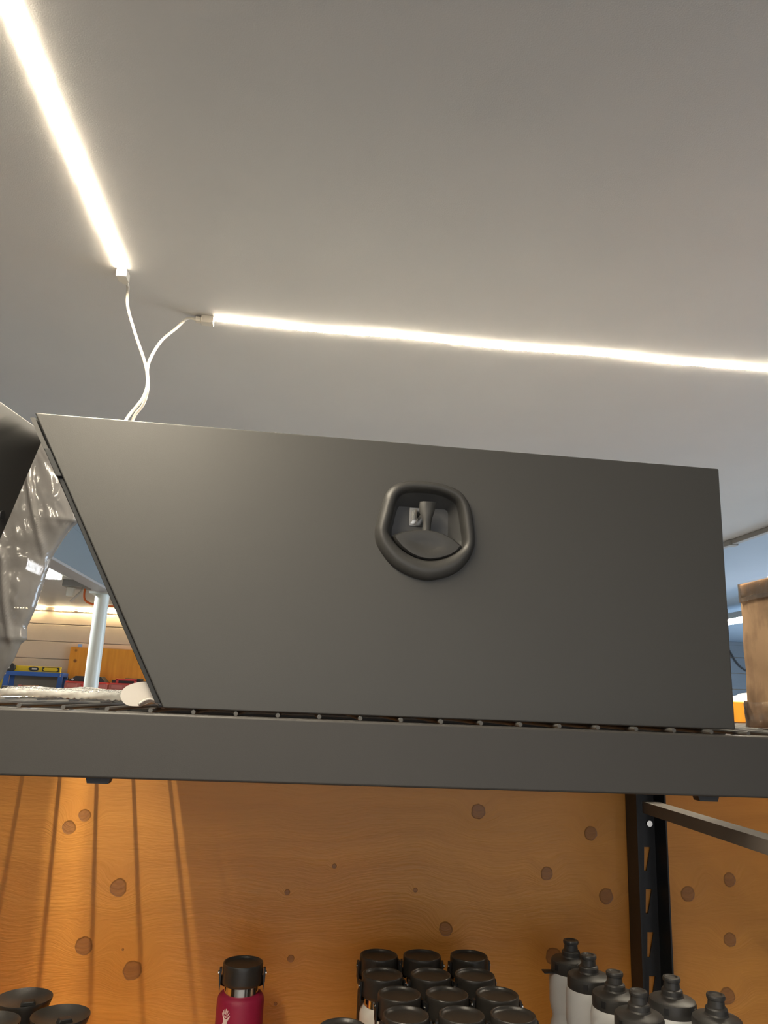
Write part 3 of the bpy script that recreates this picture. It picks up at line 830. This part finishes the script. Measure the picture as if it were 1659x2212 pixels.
V, F = gridbox((x0,y0,z0), (x1,y1,z1), 14); V = [(x, y, max(z, z0)) for x, y, z in crumple(V, .004, 2, 0)]
MB().add(V, F).build('body', 'carton', t, smooth=50, bevel=.003)
V, F = gridbox((x0-.001,y0,z1-.006), (x1,y1+.001,z1+.003), 10)
V = crumple(V, .0015, 8, 0)
MB().add(V, F).build('flap', 'carton', t, smooth=50)
V, F = gridbox((x0-.0045,y0,z1-.022), (x0-.002,y1-.014,z1+.002), 10); V = crumple(V, .002, 4, 0)
MB().add(V, F).build('tape', 'tape', t, smooth='all')
def film_band(za, zb, amp, seed):
    V = []; F = []; n = 160; m_ = 10
    per = [(x0-.005,y1-.006),(x0-.005,y0-.006),(x1+.005,y0-.006),(x1+.005,y1-.006)]
    segs = [(per[i], per[(i+1) % 4]) for i in range(4)]
    for j in range(m_+1):
        for i in range(n):
            s = i/n*4; k = int(s); f = s-k; (ax,ay),(bx,by) = segs[k]
            x = ax+(bx-ax)*f; y = ay+(by-ay)*f; z = za+(zb-za)*j/m_
            w_ = amp*(abs(noise.noise(Vector((x*30+seed,y*30,z*40))))+.7*abs(noise.noise(Vector((x*70,y*70,z*30+seed)))))
            nx_, ny_ = [(-1,0),(0,-1),(1,0),(0,1)][k]
            V.append((x+nx_*w_, y+ny_*w_, z+amp*.5*noise.noise(Vector((x*20,y*20,seed)))*(1 if 0 < j else 0)))
    for j in range(m_):
        for i in range(n):
            q = (i+1) % n; F.append((j*n+i, j*n+q, (j+1)*n+q, (j+1)*n+i))
    return MB().add(V, F).build('wrap_film', 'film', t, smooth='all')
film_band(DZ+.001, DZ+.045, .007, 1); film_band(z1-.03, z1+.004, .003, 5)
# board and white sheet behind it
tag(MB().box((1.02,2.0,DZ+.0008), (1.62,2.02,1.7315)).build('wooden_board', 'oak', org=(1.3,2.01,DZ), bevel=.002), 'low varnished wooden board on edge behind the brown carton', 'board')
o = blob('white_sheet', 'foam', (1.26,2.062,1.722), .11, .034, .052, 3.0, .22); o.data.materials[0] = M['white_coat']
zmin = min(v.co.z for v in o.data.vertices); o.location.z += (DZ+.001)-zmin
for v in o.data.vertices:
    if v.co.z < 1.72: v.co.z = 1.72-(1.72-v.co.z)*1.0
tag(o, 'crumpled white sheet piled behind the wooden board at right', 'sheet')

# ------------------------------------------------------------------ far bench and its things
t = thing('work_bench', 'grey bench against the far beige wall, under the tools', 'bench', (-2.4,9.0,0))
MB().box((-3.6,8.75,1.55), (-.9,9.40,1.60)).build('bench_top', 'grey_panel', t, bevel=.004)
for x in (-3.5, -1.05):
    for y in (8.8, 9.3): MB().box((x,y,0), (x+.07,y+.07,1.55)).build('leg', 'grey_panel', t)
MB().box((-3.42,8.86,.5), (-1.05,9.3,.53)).build('lower_shelf', 'grey_panel', t)
t = thing('steel_frame', 'blue steel shelf frame standing on the far bench', 'shelf frame', (-2.93,9.15,1.6))
MB().box((-3.25,9.08,1.795), (-2.625,9.30,1.842)).build('top_bar', 'blue_steel', t, bevel=.003)
for x in (-3.25, -2.67):
    for y in (9.08, 9.27):
        MB().prism_y([(x-.012,1.60),(x+.05,1.60),(x+.045,1.80),(x,1.80)], y, y+.03).build('leg', 'blue_steel', t)
MB().box((-3.22,9.285,1.64), (-2.64,9.298,1.80)).build('back_board', 'grey_panel', t)
for x in (-3.235, -2.645):
    for z in (1.808, 1.828): MB().tube([(x,9.08,z),(x,9.074,z)], .006, 8).build('bolt', 'chrome', t)
t = thing('spirit_level', 'yellow spirit level lying on the blue steel frame', 'level', (-2.95,9.18,1.842))
MB().box((-3.225,9.15,1.842), (-2.675,9.19,1.905)).build('rail', 'yellow', t, bevel=.003)
o = MB().lathe([(0,-.003),(.5,-.003),(.5,.003),(0,.003)], (0,0,0), 32).build('centre_window', 'case_black', t, org=(0,0,0))
o.rotation_euler = (PI/2,0,0); o.scale = (.115,.05,1); o.location = Vector((-2.965,9.149,1.874))-t.location
MB().box((-2.985,9.1435,1.866), (-2.93,9.146,1.884)).build('vial', 'ink_cream', t)
MB().box((-2.872,9.146,1.850), (-2.690,9.15,1.898)).build('end_window', 'case_black', t)
MB().prism_y([(-2.862,1.872),(-2.845,1.893),(-2.717,1.893),(-2.70,1.872),(-2.717,1.855),(-2.845,1.855)], 9.142, 9.146).build('end_label', 'yellow', t)
t = thing('tape_measure', 'black tape measure on the left end of the blue frame', 'tape measure', (-3.2,9.11,1.842))
MB().prism_y([(-3.245,1.842),(-3.17,1.842),(-3.152,1.87),(-3.155,1.905),(-3.18,1.928),(-3.225,1.925),(-3.243,1.90)], 9.085, 9.135).build('case', 'case_black', t, bevel=.004)
MB().box((-3.236,9.083,1.868), (-3.205,9.085,1.912)).build('sticker', 'white_coat', t)
t = thing('yellow_stand', 'yellow angle-iron stand left of the blue frame', 'stand', (-3.31,9.2,1.6))
MB().box((-3.335,9.16,1.6), (-3.285,9.20,1.86)).build('post', 'yellow_dark', t); MB().box((-3.36,9.15,1.86), (-3.255,9.30,1.885)).build('top_bar', 'yellow', t)
MB().box((-3.335,9.255,1.6), (-3.30,9.30,1.86)).build('post', 'yellow_dark', t)
t = thing('pipe_clamp', 'copper and black pipe clamp lying under the blue frame', 'clamp', (-3.05,9.06,1.66))
MB().tube([(-3.23,9.04,1.672),(-2.80,9.04,1.684)], .009, 10).build('bar', 'chrome', t, smooth=True)
MB().box((-3.235,9.02,1.60), (-3.10,9.06,1.67)).build('jaw', 'case_black', t, bevel=.006); MB().box((-3.07,9.02,1.655), (-3.03,9.06,1.695)).build('collar', 'pink_plastic', t, bevel=.006)
MB().tube([(-3.02,9.04,1.68),(-2.85,9.04,1.684)], .014, 10).build('coil', 'copper', t); MB().box((-2.86,9.02,1.60), (-2.82,9.06,1.69)).build('jaw', 'copper', t, bevel=.006)
tag(MB().box((-2.66,9.372,1.6), (-1.25,9.398,2.147)).build('plywood_board', 'far_ply', org=(-2,9.38,1.6)), 'orange plywood board leaning on the far beige wall behind the column', 'board')
tag(MB().box((-2.585,9.3945,2.148), (-2.54,9.400,2.185)).build('masking_tape', 'blue_tape', org=(-2.56,9.397,2.15)), 'small piece of blue tape above the orange board', 'tape')
def tool_case(label, x0, x1, kind):
    t = thing('tool_case', label, 'tool case', ((x0+x1)/2,9.12,1.6))
    xm = (x0+x1)/2; w_ = x1-x0
    MB().prism_y([(x0,1.60),(x1,1.60),(x1,1.735),(x1-.02,1.755),(x0+.02,1.755),(x0,1.735)], 9.02, 9.27).build('shell', 'pink_plastic', t, bevel=.006)
    for k in range(3): MB().box((x0+.03+k*w_*.32,9.008,1.69), (x0+.03+k*w_*.32+w_*.24,9.02,1.735)).build('rib', 'red_plastic' if k % 2 else 'pink_plastic', t, bevel=.004)
    for k in (0, 1): MB().box((x0+.06+k*w_*.55,9.003,1.62), (x0+.06+k*w_*.55+w_*.2,9.02,1.675)).build('latch', 'case_black', t, bevel=.004)
    MB().box((x0+.01,9.012,1.740), (x1-.01,9.278,1.757)).build('lid_rim', 'red_plastic', t, bevel=.004)
    if kind == 0:
        MB().prism_y([(x0+.03,1.757),(x1-.03,1.757),(x1-.09,1.818),(x0+.10,1.818),(x0+.07,1.79),(x0+.04,1.785)], 9.05, 9.25).build('lid', 'case_black', t, bevel=.004)
        MB().box((x1-.19,9.046,1.770), (x1-.11,9.05,1.808)).build('badge', 'red_plastic', t)
        MB().tube([(x0+.075,9.05,1.775),(x0+.075,9.04,1.775)], .012, 10).build('button', 'white_coat', t)
    else:
        MB().box((x0+.02,9.05,1.757), (x1-.02,9.25,1.79)).build('lid', 'case_black', t, bevel=.004)
        MB().box((xm-.09,9.06,1.79), (xm+.09,9.2,1.815)).build('battery', 'case_black', t, bevel=.004)
        h = MB(); h.box((x0+.07,9.02,1.757), (x0+.095,9.045,1.80)); h.box((x0+.27,9.02,1.757), (x0+.295,9.045,1.80)); h.box((x0+.07,9.02,1.785), (x0+.295,9.045,1.806)); h.build('handle', 'red_plastic', t, bevel=.003)
tool_case('red and black tool case directly behind the white column', -2.575, -2.11, 0)
tool_case('red tool case with a raised red handle right of the column', -2.095, -1.60, 1)

# ------------------------------------------------------------------ bottles on the lower shelf
def flask(label, x, y, body, r=.033, group='lidded flasks clustered in the middle', rot=0., H=None, lid=None):
    """insulated flask: body, steel neck, sip lid with dished top, side pins and strap"""
    t = thing('flask', label, 'bottle', (x,y,SZ), group)
    O = (0,0,0); top = 1.292-SZ
    zl = top-.0305; zn = zl-.0115
    MB().lathe([(0,.0),(r-.003,.0),(r,.004),(r,zn-.012),(r-.0012,zn-.006),(r-.004,zn-.002),(.0265,zn)], O, 44).build('body', body, t, org=O, smooth=True)
    MB().lathe([(.0262,zn-.004),(.0262,zl+.004)], O, 40).build('neck', 'chrome', t, org=O, smooth=True)
    prof = [(.0285,zl),(.0308,zl+.002),(.0312,zl+.006),(.0312,zl+.025),(.0310,zl+.029),(.0304,zl+.0303),(.0295,zl+.0305),(.0287,zl+.0300),(.0280,zl+.0288),(.0268,zl+.0268),(.024,zl+.0256),(.012,zl+.0247),(0,zl+.0245)]
    ld = MB().lathe(prof, O, 48).build('lid', 'lid', t, org=O, smooth=55)
    ca, sa = math.cos(rot), math.sin(rot)
    # strap: a band looping low round the back, pinned at both sides of the lid
    V = []; F = []; n = 28
    for i in range(n+1):
        q = i/n; a = PI*q          # from right side over the back to the left side
        rr = .0335; dz = -.030*math.sin(a)**.6 if 0 < q < 1 else 0
        hw = .0045+.0025*abs(math.cos(a))
        zc = zl+.015+dz*.9
        for s_ in (-1, 1):
            for ro in (0, .0022): V.append(((rr+ro)*math.cos(a), (rr+ro)*math.sin(a)+.0, zc+s_*hw))
    for i in range(n):
        b = i*4
        for p, q in ((0,1),(1,3),(3,2),(2,0)): F.append((b+p,b+q,b+4+q,b+4+p))
    F += [(0,2,3,1), (n*4,n*4+1,n*4+3,n*4+2)]
    V = [(vx*ca-vy*sa, vx*sa+vy*ca, vz) for vx, vy, vz in V]
    st = MB().add(V, F).build('strap', 'strap', t, org=O, smooth=40)
    for s_ in (-1, 1):
        p0 = Vector((s_*.0345*ca, s_*.0345*sa, zl+.015)); p1 = Vector((s_*.0375*ca, s_*.0375*sa, zl+.015))
        MB().tube([p0, p1], .0032, 10).build('pin', 'chrome', st, org=O, smooth=True)
        # tapered tab hanging from the pin
        tb = [(s_*.0318,zl+.022),(s_*.0352,zl+.022),(s_*.0356,zl+.010),(s_*.0342,zl-.006),(s_*.0335,zl-.012)]
        o = MB().prism_y(tb, -.005, .005).build('tab', 'strap', st, org=O); o.rotation_euler = (0,0,rot)
    return t
red = flask('raspberry red flask with white figure emblem and black lid', -.056, 1.343, 'red_coat', r=.0362, group=None, rot=.02)
# emblem: a five-fingered hand above two legs, wrapped on the flask front
def emblem(parent, cx_off, zc, h):
    O = (0,0,0); R = .0362+.0003
    S = h/350.0     # photo units to metres
    fig = [(520,1535-0)]
    def P(x, y): return ((x-505)*S*.95, (1365-y)*S*1.0)
    polys = [
     [(425,1265),(440,1258),(462,1300),(480,1340),(515,1356),(545,1345),(570,1310),(592,1290),(604,1302),(590,1330),(565,1365),(548,1400),(552,1440),(575,1495),(586,1528),(572,1540),(556,1535),(530,1480),(505,1440),(478,1450),(452,1485),(432,1502),(412,1496),(418,1480),(450,1430),(464,1390),(455,1345),(432,1300)],
     [(442,1225),(452,1215),(470,1262),(470,1290),(456,1270)],
     [(474,1205),(486,1203),(492,1270),(480,1280)],
     [(508,1190),(524,1192),(518,1275),(500,1285)],
     [(546,1212),(560,1216),(538,1285),(524,1290)],
     [(580,1242),(590,1252),(552,1305),(540,1300)],
     [(475,1302),(492,1292),(505,1312),(535,1308),(540,1322),(515,1336),(488,1326)],
    ]
    m = MB()
    for poly in polys:
        pts = [P(*q) for q in poly]; n = len(pts); V = []
        for ro in (0, .0003):
            for x, z in pts:
                a = -PI/2+(x+cx_off)/R; V.append(((R+ro)*math.cos(a), (R+ro)*math.sin(a), zc+z))
        m.add(V, [tuple(range(n)), tuple(range(2*n-1,n-1,-1))]+[(i,(i+1) % n,n+(i+1) % n,n+i) for i in range(n)])
    return m.build('emblem', 'logo_white', parent, org=O)
emblem(red, -.0205, .1722, .0295)

names = {
 'a': ('back row', 'middle'), }
rows = [
 (1.382, [(.162,'black_coat','black-lidded flask at the left end of the cluster\'s back row'), (.234,'black_coat','black-lidded flask in the middle of the cluster\'s back row'), (.313,'black_coat','black-lidded flask at the right end of the cluster\'s back row')]),
 (1.292, [(.158,'white_coat','white flask with bare steel neck at the cluster\'s left edge'), (.233,'black_coat','black-lidded flask in the middle of the cluster\'s second row'), (.302,'black_coat','black-lidded flask at the right end of the cluster\'s second row')]),
 (1.213, [(.174,'black_coat','black-lidded flask at the left of the third row, before the white flask'), (.243,'black_coat','black-lidded flask in the middle of the cluster\'s third row'), (.317,'black_coat','black-lidded flask at the right end of the cluster\'s third row')]),
 (1.139, [(.173,'black_coat','black-lidded flask at the left of the cluster\'s front row'), (.249,'black_coat','black-lidded flask in the middle of the cluster\'s front row'), (.320,'black_coat','black-lidded flask at the right end of the cluster\'s front row')]),
]
for y, rr in rows:
    for k, (x, body, lab) in enumerate(rr):
        flask(lab, x, y, body, r=.0328, rot=.15+.25*((k*7+int(y*100)) % 5-2)*.5 if k else .12)
flask('lone grey-lidded flask cut by the frame bottom, left of the cluster', .086, 1.098, 'black_coat', r=.0328)

# wide dish-lidded jars at the lower left
def dish_flask(label, x, y, tabrot):
    t = thing('tumbler', label, 'bottle', (x,y,SZ), 'wide dish-lidded tumblers at the lower left'); O = (0,0,0); top = 1.292-SZ
    MB().lathe([(0,0),(.031,0),(.033,.004),(.0355,top-.045),(.033,top-.034),(.029,top-.030)], O, 40).build('body', 'black_coat', t, org=O, smooth=True)
    MB().lathe([(.0285,top-.034),(.0285,top-.022)], O, 40).build('steel_ring', 'chrome', t, org=O, smooth=True)
    lid = MB().lathe([(.027,top-.024),(.030,top-.018),(.0345,top-.006),(.0362,top-.001),(.0360,top+.0005),(.034,top-.0008),(.030,top-.004),(.018,top-.0085),(0,top-.0095)], O, 48).build('lid', 'lid', t, org=O, smooth=60)
    o = MB().prism_y([(-.010,-.002),(.010,-.002),(.007,.0035),(-.007,.0035)], -.006, .006).build('sip_tab', 'strap', lid, org=O, bevel=.0015)
    o.location = (.006*math.cos(tabrot),.006*math.sin(tabrot),top-.0075); o.rotation_euler = (0,0,tabrot)
dish_flask('wide-lidded tumbler nearest the plywood at the lower left', -.337, 1.193, .3)
dish_flask('wide-lidded tumbler at the right of the lower left trio', -.273, 1.135, .5)
dish_flask('wide-lidded tumbler at the lower left frame corner', -.352, 1.112, .2)

# milky squeeze bottles with black push-pull caps
def squeeze(label, x, y, rot, tagstrip=False, print_=False):
    t = thing('squeeze_bottle', label, 'bottle', (x,y,SZ), 'milky squeeze bottles with black caps'); O = (0,0,0); top = 1.290-SZ
    zc = top-.019
    MB().lathe([(0,0),(.033,0),(.0362,.004),(.0365,.02),(.0365,zc-.088),(.0345,zc-.078),(.0312,zc-.068),(.0345,zc-.056),(.0362,zc-.046),(.0362,zc-.012),(.0345,zc-.003),(.031,zc+.002)], O, 44).build('body', 'squeeze', t, org=O, smooth=True)
    cp = MB().lathe([(.0325,zc-.002),(.0335,zc),(.0335,zc+.013),(.0325,zc+.0165),(.030,zc+.0185),(.020,zc+.0205),(.0165,zc+.0215),(.0155,zc+.0235)], O, 44).build('cap', 'cap', t, org=O, smooth=32)
    MB().lathe([(.0152,zc+.0225),(.0150,zc+.0290),(.0138,zc+.0308),(.0116,zc+.0318),(.0112,zc+.0360),(.0106,zc+.0405),(.0124,zc+.0412),(.0128,zc+.0445),(.0120,zc+.0465),(.0088,zc+.0470),(.0070,zc+.0455),(0,zc+.0450)], O, 28).build('nozzle', 'cap', cp, org=O, smooth=28)
    for a in (rot, rot+1.5, rot+3.3, rot+4.7):
        o = MB().box((.0330,-.0035,zc+.004), (.0344,.0035,zc+.0135)).build('grip', 'strap', cp, org=O, bevel=.0005); o.rotation_euler = (0,0,a)
    for a in (rot+.7,):
        o = MB().box((.0275,-.004,zc+.0196), (.0325,.004,zc+.0215)).build('vent', 'strap', cp, org=O); o.rotation_euler = (0,0,a)
    if tagstrip:
        o = MB().box((-.050,-.012,zc-.0012), (-.020,.004,zc+.0008)).build('tether', 'strap', t, org=O, bevel=.0004)
    if print_:
        R = .0362+.0003
        def patch(poly, mat, name, ro=0):
            n = len(poly); V = []
            for rr in (R+ro, R+ro+.0003):
                for u, z in poly:
                    a = -PI/2+u/R; V.append((rr*math.cos(a), rr*math.sin(a), z))
            MB().add(V, [tuple(range(n)), tuple(range(2*n-1,n-1,-1))]+[(i,(i+1) % n,n+(i+1) % n,n+i) for i in range(n)]).build(name, mat, t, org=O)
        z = zc
        patch([(-.022,z-.075),(-.006,z-.018),(.001,z-.014),(.006,z-.020),(.002,z-.032),(-.006,z-.075)], 'ink_cream', 'print')
        patch([(-.018,z-.075),(-.004,z-.022),(.001,z-.018),(.0045,z-.024),(.000,z-.028),(-.010,z-.075)], 'ink_black', 'print', .0003)
        patch([(-.006,z-.075),(.003,z-.030),(.008,z-.028),(.007,z-.075)], 'ink_black', 'print', .0003)
        patch([(.0005,z+.001),(.0035,z+.001),(.0025,z-.016),(.0015,z-.016)], 'ink_black', 'print')
squeeze('squeeze bottle farthest back in the left file, with a thin black tether', .487, 1.378, .3, True)
squeeze('squeeze bottle second from the plywood, with black and cream print', .489, 1.303, .9, False, True)
squeeze('squeeze bottle third from the plywood in the left file', .500, 1.226, .5)
squeeze('squeeze bottle nearest the viewer in the left file', .503, 1.150, .2)
squeeze('squeeze bottle just right of the slotted post foot', .579, 1.205, .7)
squeeze('squeeze bottle rightmost of all, near the frame bottom', .610, 1.137, .4)
